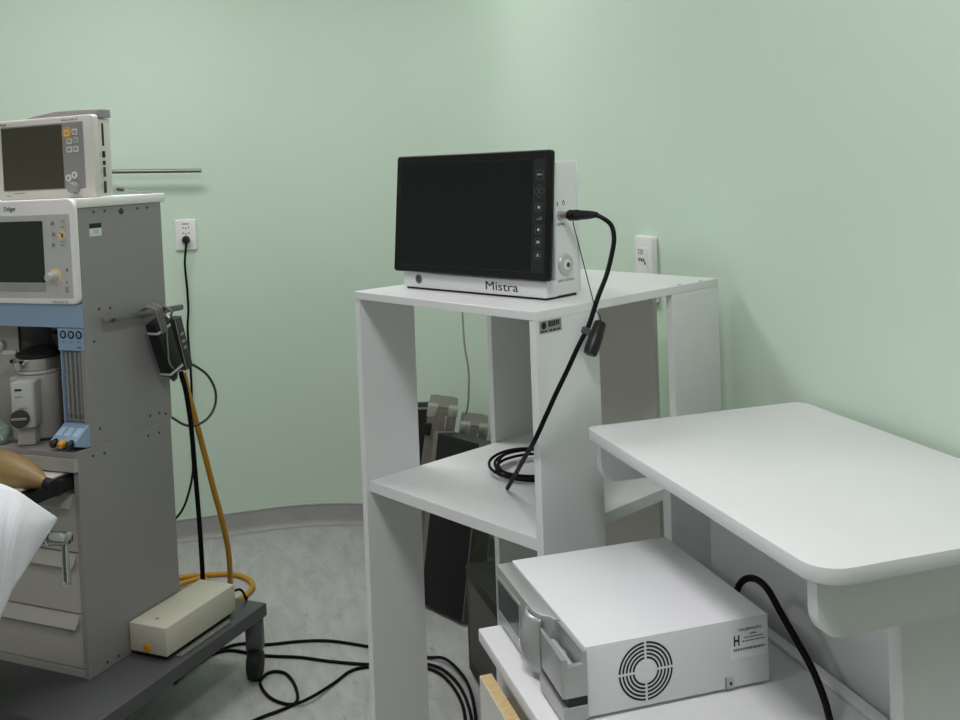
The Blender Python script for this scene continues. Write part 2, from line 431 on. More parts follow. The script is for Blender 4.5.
MB().lathe([(.0055, 0), (.0078, .002), (.0078, .010), (.0055, .012)], rel(cq+Vector((.0025, -.0003, .006))), rel(cq-Vector((.0025, -.0003, .006))), 18).build('cable_clip', M['clip'], t)

# dust cap on its thin cord
c0, c1 = W(SH, (.530, .1490, 1.2150)), W(SH, (.530, .114, 1.1580))
t = thing('dust_cap', 'small black cap hanging on a thin cord against the stand front plank', 'cap', c1)
o0 = Vector(t.location)
MB().lathe([(.0090, 0), (.0112, .003), (.0118, .022), (.0128, .024), (.0128, .052), (.0120, .060), (.0100, .062)], rel(c0), rel(c1), 26).build('cap', M['black'], t)
ln = [W(MI, (mw+.030, .046, 1.3935)), W(MI, (mw+.031, .046, 1.385)), W(SH, (.5165, .1460, 1.2525)), W(SH, (.5205, .147, 1.237)), W(SH, (.528, .150, 1.2235)), c0]
MB().tube([rel(q) for q in ln], .0009, 6, 1).build('lanyard', M['cable'], t)

# ------------------------------------------------------------------ raised side table against the right wall
t = thing('side_table', 'raised white laminate table with rounded corners against the right wall', 'table', (.639, .907, 0))
tl, td = .645, .424
MB().prism(rrect(0, td, 0, tl, (.038, .03, .026, .016), 7), 'z', 1.031, 1.05, .0009, 2).build('tabletop', M['lam'], t)
for y0 in (.028, .616):
    MB().prism(rrect(.014, td, .960, 1.0305, (.030, 0, 0, 0), 6), 'y', y0, y0+.018).build('bracket', M['lam'], t)
MB().box(.138, td-.004, .0465, .0700, 0, 1.0305, .0006, 1).build('side_panel', M['lam'], t)
MB().box(.120, td-.004, .578, .6015, 0, 1.0305, .0006, 1).build('side_panel', M['lam'], t)
MB().box(.192, .207, .0702, .5778, .06, 1.0303, .0006, 1).build('back_panel', M['lam'], t)

# ------------------------------------------------------------------ drawer cabinet pushed under the table
t = thing('drawer_cabinet', 'low white cabinet pushed under the raised table, carrying the silver fronted console', 'cabinet', (.41, .985, 0))
MB().prism(rrect(0, .407, 0, .472, .003, 2), 'z', .768, .786, .0012, 2).build('worktop', M['lam'], t)
MB().box(.390, .407, .004, .470, .7862, .7920, .0008, 1).build('back_batten', M['lam'], t)
MB().box(.022, .405, .010, .455, .05, .7675, .0006, 1).build('carcass', M['lam'], t)
MB().box(.04, .39, .02, .44, 0, .0495).build('plinth', M['lamedge'], t)
for (z0, z1, off) in ((.585, .742, -.018), (.42, .58, 0), (.255, .415, 0), (.09, .25, 0)):
    dr = MB().box(off+.0025, off+.0215, .014, .418, z0, z1, .0006, 1).build('drawer_front', M['offwhite'], t)
    MB().box(off+.0035, off+.0205, .015, .417, z1-.0002, z1+.0004).build('raw_edge', M['wood'], dr)
    if off: MB().box(off+.0216, .0219, .030, .400, z0+.01, z1-.03).build('drawer_side', M['wood'], dr)

# ------------------------------------------------------------------ pump console
t = thing('pump_console', 'white metal console with silver front and round side vent on the drawer cabinet', 'medical console', (DV[0], DV[1], .786), DV[2])
W_, D_ = .2975, .265
for (x, y) in ((.03, .03), (W_-.03, .03), (.03, D_-.03), (W_-.03, D_-.03)):
    MB().cyl((x, y, .0002), (x, y, .0050), .010, 18).build('foot', M['blackmatte'], t)
MB().box(0, W_, 0, D_, .0045, .0952, .0012, 2).build('housing', M['white'], t)
fp = MB().prism([(.001, -.0005), (.001, -.024), (.003, -.026), (.140, -.027), (.172, -.026), (.188, -.021), (.196, -.011), (.207, -.008), (.212, -.0005)], 'z', .006, .0935, .0015, 2).build('front_panel', M['silver'], t)
MB().ringprism(rrect(.006, .118, .022, .080, .003), rrect(.011, .113, .027, .075, .003), 'y', -.0282, -.0262).build('display_surround', M['silver'], fp)
MB().prism(rrect(.0105, .1135, .0265, .0755, .002), 'y', -.0275, -.0260).build('display', M['lcdgray'], fp)
MB().lathe([(.0062, 0), (.0062, .005), (.0050, .007)], (.128, -.0268, .030), (.128, -.06, .030), 22).build('knob', M['chrome'], fp)
# curved fin beside the pump head
fin = []
for k in range(13):
    a = -PI/2 + PI*k/12
    fin.append((.168 - .004*abs(math.sin(a)), a))
b = MB(); rows = []
for i in range(13):
    s = i/12; z = .012 + .076*s
    bul = .020*math.sin(PI*(.12+.80*s))**.7
    rows.append([(.142 + .050*k/10, -.022 - bul*math.sin(PI*min(1, .08+k/10*.95))**.8, z) for k in range(11)])
b.grid(rows)
fo = b.build('pump_door', M['silver'], t)
sm = fo.modifiers.new('solid', 'SOLIDIFY'); sm.thickness = .003; sm.offset = 0
# pump head: block with an open trough
pb = MB().prism([(.212, -.004), (.204, -.026), (.216, -.031), (.300, -.034), (.302, -.030), (.302, -.0005), (.212, -.0005)], 'z', .036, .0575)
pb.prism([(.212, -.0265), (.204, -.0265), (.216, -.031), (.300, -.034), (.302, -.0265)], 'z', .0575, .085)
pb.prism([(.212, -.0005), (.212, -.0055), (.302, -.0055), (.302, -.0005)], 'z', .0575, .092)
pb.prism([(.294, -.0055), (.302, -.0055), (.302, -.0265), (.294, -.0265)], 'z', .0575, .076)
pb.build('pump_head', M['silver'], t)
MB().lathe([(.0060, 0), (.0068, .004), (.0068, .026), (.0082, .030), (.0082, .036), (.0068, .040), (.0068, .072), (.006, .074)], (.217, -.0160, .0665), (.292, -.0160, .0630), 22).build('roller', M['silverl'], t)
MB().prism([(.206, -.0005), (.206, -.027), (.301, -.027), (.301, -.0005)], 'z', .024, .0358).build('pump_gap', M['black'], t)
MB().prism([(.206, -.0005), (.206, -.030), (.212, -.033), (.302, -.034), (.302, -.0005)], 'z', .005, .024, .0008, 1).build('lower_ledge', M['silver'], t)
# round vent cut in the side
vb = MB()
for k in range(5):
    ro = .0385-.0049*k; ri = ro-.0027
    for q in range(4):
        g = .0016
        a0 = q*PI/2 + g/ro; a1 = (q+1)*PI/2 - g/ro
        A = [a0+(a1-a0)*i/12 for i in range(13)]
        poly = [(.0830+ro*math.cos(a), .0500+ro*math.sin(a)) for a in A] + [(.0830+ri*math.cos(a), .0500+ri*math.sin(a)) for a in reversed(A)]
        n = len(poly); v = [(W_+.0003, p[0], p[1]) for p in poly]+[(W_-.0002, p[0], p[1]) for p in poly]; ff = []
        for i in range(12): ff.append((i, i+1, n-2-i, n-1-i))
        vb._new(v, ff)
vb.build('vent_slots', M['black'], t)
st = MB().box(W_, W_+.0003, .209, .262, .042, .087).build('calibration_sticker', M['white'], t)
text('lettering', 'CALIBRAÇÃO', st, (W_+.0004, .2195, .0785), (0, 1, 0), (0, 0, 1), .0052, M['ink'], .035)
text('lettering', 'H', st, (W_+.0004, .2115, .0600), (0, 1, 0), (0, 0, 1), .019, M['ink'], .0085, bold=.0005)
pr = MB(); print_rows(pr, (W_+.0003, .2115, .042), (0, 1, 0), (0, 0, 1), [(.025, .035, .0305), (.016, .046, .0260), (.013, .048, .0215)], 10, .0017); print_rows(pr, (W_+.0003, .2115, .042), (0, 1, 0), (0, 0, 1), [(0, .048, .0105)], 18, .0032)
pr.build('small_print', M['inkgray'], st)
ps = MB().box(W_, W_+.0015, .197, .210, .005, .021).build('seal_clip', M['panelgrey'], t)
MB().box(W_+.0014, W_+.0019, .2035, .2070, .0095, .0135).box(W_+.0014, W_+.0018, .1975, .1985, .005, .021).build('seal_mark', M['ink'], ps)

t = thing('power_cable', 'black power cord arching out behind the white console', 'cord', (.77, 1.04, .786))
o0 = Vector(t.location)
pc = [(.7365, 1.262, .858), (.7445, 1.260, .869), (.7495, 1.257, .882), (.7545, 1.246, .893), (.7595, 1.228, .8975), (.762, 1.205, .892), (.765, 1.181, .871), (.768, 1.152, .847), (.770, 1.119, .821), (.760, 1.080, .802), (.742, 1.042, .7925), (.722, 1.004, .7915)]
MB().tube([rel(q) for q in pc], .0048, 12, 6).build('cord', M['cable'], t)
MB().lathe([(.0085, 0), (.0085, .006), (.0066, .013)], rel((.7362, 1.262, .858)), rel((.7465, 1.259, .8715)), 20).build('strain_relief', M['black'], t)

# ------------------------------------------------------------------ wall sockets, rail
def socket(t, hw, hh, dep):
    MB().prism(rrect(-hw, hw, -hh, hh, .006), 'y', -dep, 0, .003, 3).build('plate', M['plug'], t)
t = thing('wall_socket', 'white wall socket on the back wall with a black plug in it', 'wall socket', (.010, YB, 1.257))
socket(t, .041, .0625, .012)
for z in (.028, .006, -.016):
    m_ = MB().prism(rrect(-.022, .022, z-.0095, z+.0095, .004), 'y', -.0135, -.0118, .0005, 1).build('outlet', M['plug'], t)
    bq = MB()
    for x in (-.011, 0, .011): bq.cyl((x, -.0130, z-(.0015 if x == 0 else -.001)), (x, -.0139, z-(.0015 if x == 0 else -.001)), .0028, 12)
    bq.build('pin_holes', M['ink'], m_)
pr = MB(); print_rows(pr, (-.014, -.0121, .0415), (1, 0, 0), (0, 0, 1), [(0, .028, 0)], 4, .006); pr.build('rating_marks', M['inkgray'], t)
t = thing('plug_cord', 'thin black cord plugged into the back wall socket, running down the wall', 'cord', (.009, YB-.035, 1.235))
o0 = Vector(t.location)
MB().lathe([(.013, 0), (.0165, .004), (.0165, .018), (.0120, .028), (.006, .034)], (0, .0205, .002), (0, -.02, .002), 22).build('plug', M['black'], t)
oc = [(.009, 4.194, 1.236), (.009, 4.183, 1.222), (.006, 4.19, 1.195), (.001, 4.205, 1.146), (.003, 4.222, 1.085), (.006, 4.222, 1.032), (.007, 4.220, .95), (.001, 4.220, .868), (.005, 4.218, .745), (.007, 4.216, .623), (.001, 4.213, .5), (-.002, 4.157, .391), (-.001, 4.051, .340), (-.019, 3.951, .286), (-.05, 3.855, .244), (-.107, 3.767, .215), (-.20, 3.60, .12), (-.30, 3.45, .02), (-.42, 3.30, .0045)]
MB().tube([rel(q) for q in oc], .0046, 10, 6).build('cord', M['cable'], t)

t = thing('wall_switch_plate', 'narrow white socket plate on the right wall above the open stand', 'wall socket', (XR, 2.180, 1.250), -PI/2)
MB().prism(rrect(-.046, .046, -.095, .064, .005), 'y', -.018, 0, .004, 3).build('plate', M['plug'], t)
o = MB().prism(rrect(-.026, .026, -.030, .036, .004), 'y', -.0195, -.0178, .0005, 1).build('outlet_module', M['plug'], t)
bq = MB()
for x in (-.015, -.003, .009): bq.cyl((x-.003, -.0190, .006), (x-.003, -.0202, .006), .0048, 12)
bq.cyl((.013, -.019, -.001), (.013, -.0202, -.001), .0042, 12).build('pin_holes', M['inkgray'], o)
text('lettering', '220', t, (-.026, -.0197, .019), (1, 0, 0), (0, 0, 1), .018, M['inkgray'], .030)

t = thing('steel_rail', 'thin steel rail sticking out behind the small patient monitor', 'rail', (-.55, YB, 1.535))
MB().lathe([(.0072, 0), (.0082, .001), (.0082, .649), (.0072, .65)], (-.02, -.075, -.002), (.63, -.075, -.018), 20).build('rod', M['rail'], t)
for x in (.02, .22): MB().cyl((x, 0, -.004), (x, -.082, -.004), .009, 18).build('standoff', M['steel'], t)
MB().prism(rrect(-.03, .27, -.025, .02, .006), 'y', -.008, 0).build('wall_plate', M['steel'], t)

# ------------------------------------------------------------------ anaesthesia machine
t = cthing('anaesthesia_machine', 'grey and white anaesthesia machine on a dark wheeled base', 'anaesthesia machine', (0, 0, 0))
DP = .3276; UF = .025
MB().box(-.66, .168, -.205, .508, .170, .210, .006, 2).build('trolley_base', M['dark'], t)
for (x, y) in ((.140, .478), (-.61, .470), (.118, -.160), (-.61, -.160)):
    dz = -CW((x, y, 0)).z
    mm = Matrix.Translation((x, y, 0)) @ Matrix.Rotation(.4155, 4, 'Z')
    c = MB(mm).box(-.024, .024, -.022, .022, .078, .1695, .004, 2).cyl((0, 0, .155), (0, 0, .1698), .026, 24).build('caster', M['dark'], t)
    MB(mm).lathe([(.036, 0), (.0455, .005), (.0465, .020), (.0455, .035), (.036, .040)], (-.020, -.012, .0467+dz), (.020, -.012, .0467+dz), 30).build('wheel', M['blackmatte'], c)
# cabinet
MB().box(-.018, 0, UF, DP+.006, .8005, 1.424, .0012, 1).box(-.018, 0, -.020, DP, .2105, .8004, .0012, 1).build('side_panel', M['gray'], t)
MB().box(-.60, -.582, UF, DP+.006, .8005, 1.424, .0012, 1).box(-.60, -.582, -.020, DP, .2105, .8000, .0012, 1).build('side_panel', M['gray'], t)
MB().box(-.5815, -.0185, .006, DP-.004, .2105, .690).box(-.5815, -.0185, .300, DP-.004, .690, .735).build('lower_carcass', M['columngray'], t)
MB().box(-.5815, -.0185, .215, DP-.004, .8005, 1.112).box(-.5815, -.0185, .062, DP-.004, 1.1125, 1.423).build('upper_carcass', M['columngray'], t)
MB().box(-.5815, -.322, .100, .214, .8005, 1.112, .003, 2).build('column', M['columngray'], t)
MB().cyl((-.346, .1005, 1.00), (-.346, .092, 1.00), .009, 18).build('column_port', M['chrome'], t)
MB().cyl((-.385, .1005, 1.045), (-.385, .088, 1.045), .013, 20).build('column_port', M['chrome'], t)
bq = MB().cyl((-.346, .0921, 1.00), (-.346, .0905, 1.00), .0060, 16)
for z in (.845, 1.06): bq.box(-.323, -.319, .0985, .1025, z-.03, z+.04)
bq.build('column_slot', M['black'], t)
MB().box(-.315, -.20, .2120, .2148, .96, 1.09).build('rear_blue_plate', M['blue'], t)
# drawers with slanted grip lips
for (z0, z1) in ((.232, .372), (.376, .532), (.536, .688)):
    dr = MB().box(-.578, -.021, -.014, .0055, z0, z1, .0015, 1).build('drawer', M['warmgray'], t)
    MB().prism([(-.0145, z1-.002), (-.034, z1-.030), (-.031, z1-.0335), (-.0140, z1-.022)], 'x', -.570, -.030, .001, 1).build('drawer_handle', M['warmgray'], dr)
MB().box(-.5815, -.0185, -.017, .0055, .2108, .2300).build('kick_strip', M['columngray'], t)
# pull-out writing tray and its black slide
tr = MB().box(-.560, -.046, -.225, .280, .7395, .7455, .001, 1).build('writing_tray', M['whitecap'], t)
b = MB().box(-.041, -.020, -.205, -.002, .704, .738, .002, 1).box(-.0455, -.0415, -.228, -.002, .712, .739, .001, 1)
b.box(-.043, -.0175, -.075, -.058, .702, .741, .002, 1).box(-.0225, -.0190, -.022, .10, .712, .736).box(-.560, -.046, -.228, -.218, .722, .7390, .002, 1)
b.build('tray_slide', M['black'], tr)
# worktop
MB().box(-.5815, -.0006, -.030, .214, .786, .8003, .0008, 1).build('worktop', M['gray'], t)
MB().box(-.5815, -.0005, -.032, .0055, .750, .7858, .0015, 1).build('worktop_fascia', M['columngray'], t)
# light blue panels, gauges, flow tubes, flow knobs
MB().box(-.596, .0005, UF-.004, UF-.0004, 1.113, 1.1755, .0012, 1).box(-.580, -.019, UF-.001, .060, 1.1135, 1.173).build('blue_fascia', M['blue'], t)
gp = MB().box(-.091, -.0008, UF-.003, UF-.0004, 1.053, 1.1115, .001, 1).box(-.090, -.019, UF-.001, .060, 1.0535, 1.111).build('gauge_plate', M['blue'], t)
for x in (-.071, -.043, -.016):
    g = MB().lathe([(.0105, 0), (.0105, .002), (.0085, .003)], (x, UF-.0028, 1.095), (x, UF-.02, 1.095), 22).build('gauge', M['ink'], gp)
    MB().lathe([(.0062, 0), (.0062, .0004)], (x+.0015, UF-.0057, 1.0955), (x+.0015, UF-.02, 1.0955), 18).build('gauge_face', M['blue'], g)
    MB().box(x-.0085, x+.002, UF-.0064, UF-.0059, 1.0940, 1.0958).build('gauge_needle', M['ink'], g)
pr = MB()
for x in (-.071, -.043, -.016): print_rows(pr, (x-.006, UF-.0031, 1.0745), (1, 0, 0), (0, 0, 1), [(0, .010, 0)], 3, .0018)
print_rows(pr, (-.024, UF-.0031, 1.060), (1, 0, 0), (0, 0, 1), [(0, .016, 0)], 3, .004); pr.build('gauge_captions', M['inkblue'], gp)
fb = MB().box(-.086, -.0008, UF+.012, .060, .862, 1.0525, .0015, 1).build('flowmeter_block', M['panelgrey'], t)
for k, x in enumerate((-.073, -.058, -.042, -.027, -.011)):
    MB().cyl((x, UF+.0065, .868), (x, UF+.0065, 1.050), .0055, 14).build('flow_tube', M['tube'], fb)
    bq = MB()
    for i in range(22): bq.box(x+.0035, x+.0035+(.0075 if i % 5 == 0 else .0045), UF+.0108, UF+.0119, .872+i*.0078, .8735+i*.0078)
    bq.box(x-.0036, x-.0010, UF+.0108, UF+.0119, .872, 1.046)
    bq.cyl((x, UF+.0065, .874), (x, UF+.0065, .882), .0052, 12)
    bq.build('flow_scale', M['darkgray'], fb)
MB().box(-.0895, -.0862, UF+.002, .060, .862, 1.0525).build('block_edge', M['blue'], fb)
kp = MB().prism([(.060, .8600), (UF-.001, .8600), (UF-.048, .828), (UF-.048, .815), (UF-.010, .8030), (.060, .8030)], 'x', -.088, -.0006, .001, 1).build('flow_control_panel', M['blue'], t)
for x, m_ in ((-.070, 'black'), (-.043, 'orange'), (-.015, 'black')):
    k = MB().lathe([(.0085, 0), (.0100, .003), (.0100, .016), (.0080, .020)], (x, UF-.042, .8240), (x-.003, UF-.076, .8130), 20).build('flow_knob', M[m_], kp)
for x in (-.074, -.046, -.017):
    MB(Matrix.Translation((x, UF-.0240, .8448)) @ Matrix.Rotation(math.radians(34), 4, 'X')).box(-.010, .010, -.014, .014, -.0003, .0006).build('knob_label', M['paleblue'], kp)
# display head
HF = UF-.014
hd = MB().prism(rrect(-.600, .002, 1.176, 1.452, (.02, .020, .026, .02), 7), 'y', HF, UF-.0006, .004, 3).box(-.580, -.019, UF-.0008, .061, 1.182, 1.4240).build('display_head', M['whitecap'], t)
MB().prism(rrect(-.580, -.0150, 1.192, 1.4120, .005), 'y', HF-.0012, HF+.001, .0008, 1).build('control_panel', M['panelgrey'], hd)
MB().prism(rrect(-.460, -.1095, 1.2330, 1.3955, .003), 'y', HF-.0022, HF-.0010).build('screen', M['lcd'], hd)
for k in range(6):
    MB().prism(rrect(-.460+.0585*k, -.460+.0585*k+.0560, 1.2085, 1.2300, .001), 'y', HF-.0022, HF-.0010).build('soft_key', M['keygray'], hd)
for (x, z, kind) in ((-.072, 1.388, 'a'), (-.070, 1.359, 'a'), (-.072, 1.331, 'a'), (-.037, 1.394, 'b'), (-.038, 1.378, 'b'), (-.041, 1.335, 'c')):
    k = MB().prism(rrect(x-.010, x+.010, z-.0075, z+.0075, .001), 'y', HF-.0024, HF-.0010).build('panel_key', M['panelgrey'], hd)
    pr = MB(); o_ = (x-.0065, HF-.0025, z-.005)
    if kind == 'a': print_rows(pr, o_, (1, 0, 0), (0, 0, 1), [(0, .012, .0005), (.001, .013, .004), (.002, .011, .0075)], 2, .0032)
    elif kind == 'b': pr.box(x-.0075, x+.0075, HF-.0028, HF-.0024, z-.0012, z+.0008)
    else:
        pr.box(x-.0075, x+.0075, HF-.0028, HF-.0024, z+.0040, z+.0055); print_rows(pr, o_, (1, 0, 0), (0, 0, 1), [(0, .014, -.001)], 3, .0035)
    pr.build('key_symbol', M['inkgray'], k)
k = MB().cyl((-.0430, HF-.0010, 1.358), (-.0430, HF-.0034, 1.358), .0125, 26).build('alarm_key', M['cream'], hd)
MB().box(-.0425, -.0370, HF-.0039, HF-.0033, 1.351, 1.3615).box(-.0485, -.0460, HF-.0039, HF-.0033, 1.3605, 1.365).build('key_symbol', M['ink'], k)
MB().lathe([(.0205, 0), (.0205, .002), (.0185, .003)], (-.0735, HF-.0010, 1.2495), (-.0735, HF-.06, 1.2495), 32).build('knob_ring', M['cream'], hd)
MB().lathe([(.0150, 0), (.0150, .004), (.0130, .006), (.0120, .022), (.0095, .025)], (-.0740, HF-.0035, 1.2490), (-.0740, HF-.08, 1.2490), 30).build('rotary_knob', M['panelgrey'], hd)
for (x, z, s) in ((-.032, 1.266, .004), (-.034, 1.234, .003), (-.035, 1.215, .008)):
    MB().box(x-s*.8, x+s*.8, HF-.0020, HF-.0010, z-s, z+s).build('indicator', M['keygray'] if s > .005 else M['inkgray'], hd)
text('lettering', 'Dräger', hd, (-.2480, HF-.0003, 1.4240), (1, 0, 0), (0, 0, 1), .017, M['inkblue'], .043, bold=.00025)
text('lettering', 'Fabius plus XL', hd, (-.0905, HF-.0003, 1.1800), (1, 0, 0), (0, 0, 1), .0085, M['inkgray'], .056)
MB().prism(rrect(-.602, .003, .0250, .352, .006), 'z', 1.4245, 1.4500, .004, 2).build('top_cover', M['whitecap'], t)
# details on the right side panel
sc = MB()
for (y, z) in ((.079, 1.412), (.118, 1.412), (.240, 1.412), (.278, 1.412), (.080, 1.154), (.119, 1.151), (.056, 1.072), (.060, .841), (.246, .828), (.283, .827), (.308, .818), (.234, .775), (.278, .772), (.031, .777), (.071, .773), (.041, .228), (.08, .226)):
    sc.cyl((-.0002, y, z), (.0012, y, z), .0036, 12)
sc.build('screw_heads', M['darkgray'], t)
MB().lathe([(.0085, 0), (.0085, .002), (.0065, .003)], (-.0002, .178, 1.408), (.01, .178, 1.408), 20).build('panel_lock', M['darkgray'], t)
lb = MB().box(0, .0006, .061, .103, 1.348, 1.382).build('side_sticker', M['keywhite'], t)
MB().box(.0005, .0009, .061, .103, 1.369, 1.382).build('sticker_band', M['ink'], lb)
MB().box(.0005, .0009, .075, .093, 1.354, 1.365).build('sticker_mark', M['paleblue'], lb)
br = MB(Matrix.Translation((0, .2175, 1.121)) @ Matrix.Rotation(-.030, 4, 'X')).prism(rrect(-.155, .155, -.0085, .0085, .0083, 5), 'x', .026, .031, .0012, 2).build('side_bracket', M['rail'], t)
for y in (.095, .290): MB().cyl((-.0002, y, 1.1225), (.0345, y, 1.1225), .0062, 16).build('bracket_bolt', M['darkgray'], br)

# ------------------------------------------------------------------ patient monitor on top of the machine
t = cthing('patient_monitor', 'small cream patient monitor with grey handle on top of the machine', 'monitor', (-.008, .100, 1.4502))
MB().prism(rrect(-.362, 0, .0006, .222, (.01, .006, .010, .012), 5), 'y', 0, .022, .003, 2).build('front_bezel', M['offwhite'], t)
MB().prism(rrect(-.356, -.0015, .002, .211, .006), 'y', .0222, .064, .003, 2).build('housing', M['offwhite'], t)
hp = [(-.315, .212), (-.312, .2165), (-.24, .2305), (-.16, .2385), (-.08, .2385), (.000, .2345), (.001, .2130), (-.315, .2110)]
MB().prism(hp, 'y', .0225, .067, .003, 2).build('carry_handle', M['gray'], t)
sf = MB().prism(rrect(-.338, -.034, .0250, .2050, .003), 'y', -.0015, .0005).build('screen_surround', M['keygray'], t)
MB().prism(rrect(-.335, -.1080, .0280, .2010, .002), 'y', -.0025, -.0012).build('screen', M['olive'], sf)
MB().prism(rrect(-.1075, -.0390, .0280, .2010, .002), 'y', -.0025, -.0012).build('key_panel', M['gray'], sf)
keys = [(-.0885, .176, 'ochre'), (-.0610, .178, 'keywhite'), (-.0825, .154, 'keywhite'), (-.0585, .156, 'greenkey'), (-.0835, .1315, 'keywhite'), (-.0600, .132, 'keywhite')]
for x, z, m_ in keys:
    if m_ == 'ochre':
        MB().cyl((x, -.0024, z), (x, -.0046, z), .0165, 26).build('alarm_key', M['ochre'], t)
    k = MB().prism(rrect(x-.0090, x+.0090, z-.0080, z+.0080, .002), 'y', -.0052 if m_ == 'ochre' else -.0040, -.0022).build('key', M['cream' if m_ == 'ochre' else m_], t)
    yy = -.0053 if m_ == 'ochre' else -.0041
    MB().box(x-.006, x+.006, yy-.0003, yy+.0003, z-.0045, z+.0045).build('key_symbol', M['ochre' if m_ == 'ochre' else 'keygray'], k)
for x, z in ((-.092, .055), (-.070, .062)):
    k = MB().cyl((x, -.0022, z), (x, -.0042, z), .0098, 24).build('round_key', M['keywhite'], t)
    MB().box(x-.0025, x+.0025, -.0046, -.0040, z-.004, z+.004).build('key_symbol', M['inkgray'], k)
MB().lathe([(.0165, 0), (.0165, .004), (.0150, .006), (.0145, .016), (.0120, .019)], (-.070, -.0020, .028), (-.070, -.05, .028), 30).build('rotary_knob', M['keygray'], t)
text('lettering', 'Infinity Delta XL', t, (-.112, -.0003, .2095), (1, 0, 0), (0, 0, 1), .0085, M['inkgray'], .062)
text('lettering', 'Dräger', t, (-.340, -.0003, .2085), (1, 0, 0), (0, 0, 1), .011, M['ink'], .024)
pr = MB(); print_rows(pr, (-.330, -.0001, .010), (1, 0, 0), (0, 0, 1), [(.030, .075, .0085), (0, .018, .002)], 9, .0022); pr.build('small_print', M['inkgray'], t)
xs = -.0015
MB().box(xs-.0002, xs+.0006, .0325, .0395, .137, .198).build('card_slot', M['ink'], t)
for z0, z1, y0, y1 in ((.105, .123, .030, .041), (.085, .097, .031, .041), (.054, .080, .031, .040), (.010, .042, .030, .040)):
    MB().box(xs-.0002, xs+.0012, y0, y1, z0, z1, .0004, 1).build('side_port', M['ink'] if z0 > .08 else M['darkgray'], t)
pr = MB(); print_rows(pr, (xs+.0001, .0175, 0), (0, 1, 0), (0, 0, 1), [(0, .008, .110), (0, .008, .115), (.003, .008, .090), (0, .008, .064), (0, .008, .070), (.002, .008, .024), (.002, .008, .030), (0, .007, .190)], 3, .003); pr.build('port_captions', M['inkgray'], t)

t = cthing('sensor_lead', 'short thin grey lead lying behind the small patient monitor', 'cable', (-.02, .27, 1.4502))
b = MB().tube([(-.035, -.025, .016), (-.02, -.015, .011), (.002, .0, .0065), (.014, .024, .0035), (.004, .05, .0025), (-.04, .06, .0025)], .0022, 8, 6).build('cord', M['whitewire'], t)
MB().lathe([(.004, 0), (.0055, .003), (.0055, .016), (.003, .022)], (-.050, -.031, .0185), (-.02, -.016, .0115), 14).build('connector', M['darkgray'], t)

# ------------------------------------------------------------------ vaporizer on the worktop
t = cthing('vaporizer', 'pale grey vaporizer with black top dial standing on the machine worktop', 'vaporizer', (-.232, .085, .8003), .466)
MB().prism(rrect(-.058, .060, -.066, .066, (.012, .040, .03, .012), 6), 'z', .008, .178, .004, 2).build('body', M['columngray'], t)
MB().prism(rrect(-.050, .050, -.058, .060, .02), 'z', .0002, .0082).build('foot', M['darkgray'], t)
fr = MB().prism(rrect(-.034, .026, -.118, -.0665, (.006, .010, .003, .003), 4), 'z', .052, .172, .003, 2).build('front_block', M['panelgrey'], t)
MB().prism(rrect(-.030, .018, -.100, -.0665, .004), 'z', .0015, .0515, .002, 1).build('front_foot', M['columngray'], t)
MB().cyl((-.010, -.1185, .078), (-.010, -.128, .078), .024, 26).build('filler_dial', M['darkgray'], fr)
MB().box(-.030, .010, -.1325, -.1275, .0750, .0815, .001, 1).build('dial_bar', M['tag'], fr)
MB().box(-.022, -.004, -.1186, -.1178, .150, .156).build('badge', M['ink'], fr)
pr = MB(); print_rows(pr, (-.022, -.1181, .133), (1, 0, 0), (0, 0, 1), [(0, .020, 0), (.010, .030, -.030)], 4, .003); pr.build('block_print', M['inkgray'], fr)
MB().cyl((.020, -.0658, .160), (.020, -.068, .160), .0048, 16).build('body_screw', M['ink'], t)
MB().lathe([(.053, 0), (.058, .002), (.058, .009), (.054, .011)], (.002, 0, .1785), (.002, 0, .3), 40).build('chrome_ring', M['silverl'], t)
MB().lathe([(.053, 0), (.056, .001), (.056, .030), (.053, .033)], (.002, 0, .190), (.002, 0, .3), 40).build('dial_band', M['steel'], t)
MB().lathe([(.060, 0), (.062, .002), (.062, .008), (.054, .013), (.030, .024), (.010, .028), (.002, .029)], (.002, 0, .2235), (.002, 0, .4), 40).build('dial', M['blackmatte'], t)
MB().cyl((-.026, -.048, .207), (-.034, -.068, .207), .0115, 20, .002).build('lock_pin', M['chrome'], t)
MB().box(-.085, -.050, -.030, -.018, .2345, .2430, .001, 1).build('dial_lever', M['panelgrey'], t)
MB().lathe([(.022, 0), (.022, .04), (.016, .046)], (.046, .034, .237), (.046, .034, .4), 24).build('rear_spindle', M['black'], t)

# ------------------------------------------------------------------ clear breathing hose on the worktop
b = MB()
t = cthing('breathing_hose', 'pale green clear corrugated hose piled on the worktop beside the vaporizer', 'hose', (-.276, -.008, .8003))
path = smooth_path([(-.20, .03, .0155), (-.12, .000, .0155), (-.03, -.004, .0155), (.002, .000, .0155), (-.004, .010, .036), (-.05, .006, .050), (-.12, .014, .052), (-.20, .016, .053)], 30)
for i in range(0, len(path)-2, 2):
    b.lathe([(.0115, 0), (.0150, .0015), (.0150, .003), (.0115, .0045)], path[i], path[i+1] if (path[i+1]-path[i]).length > 1e-6 else path[i+2], 14)
b.build('corrugated_tube', M['glassgreen'], t)

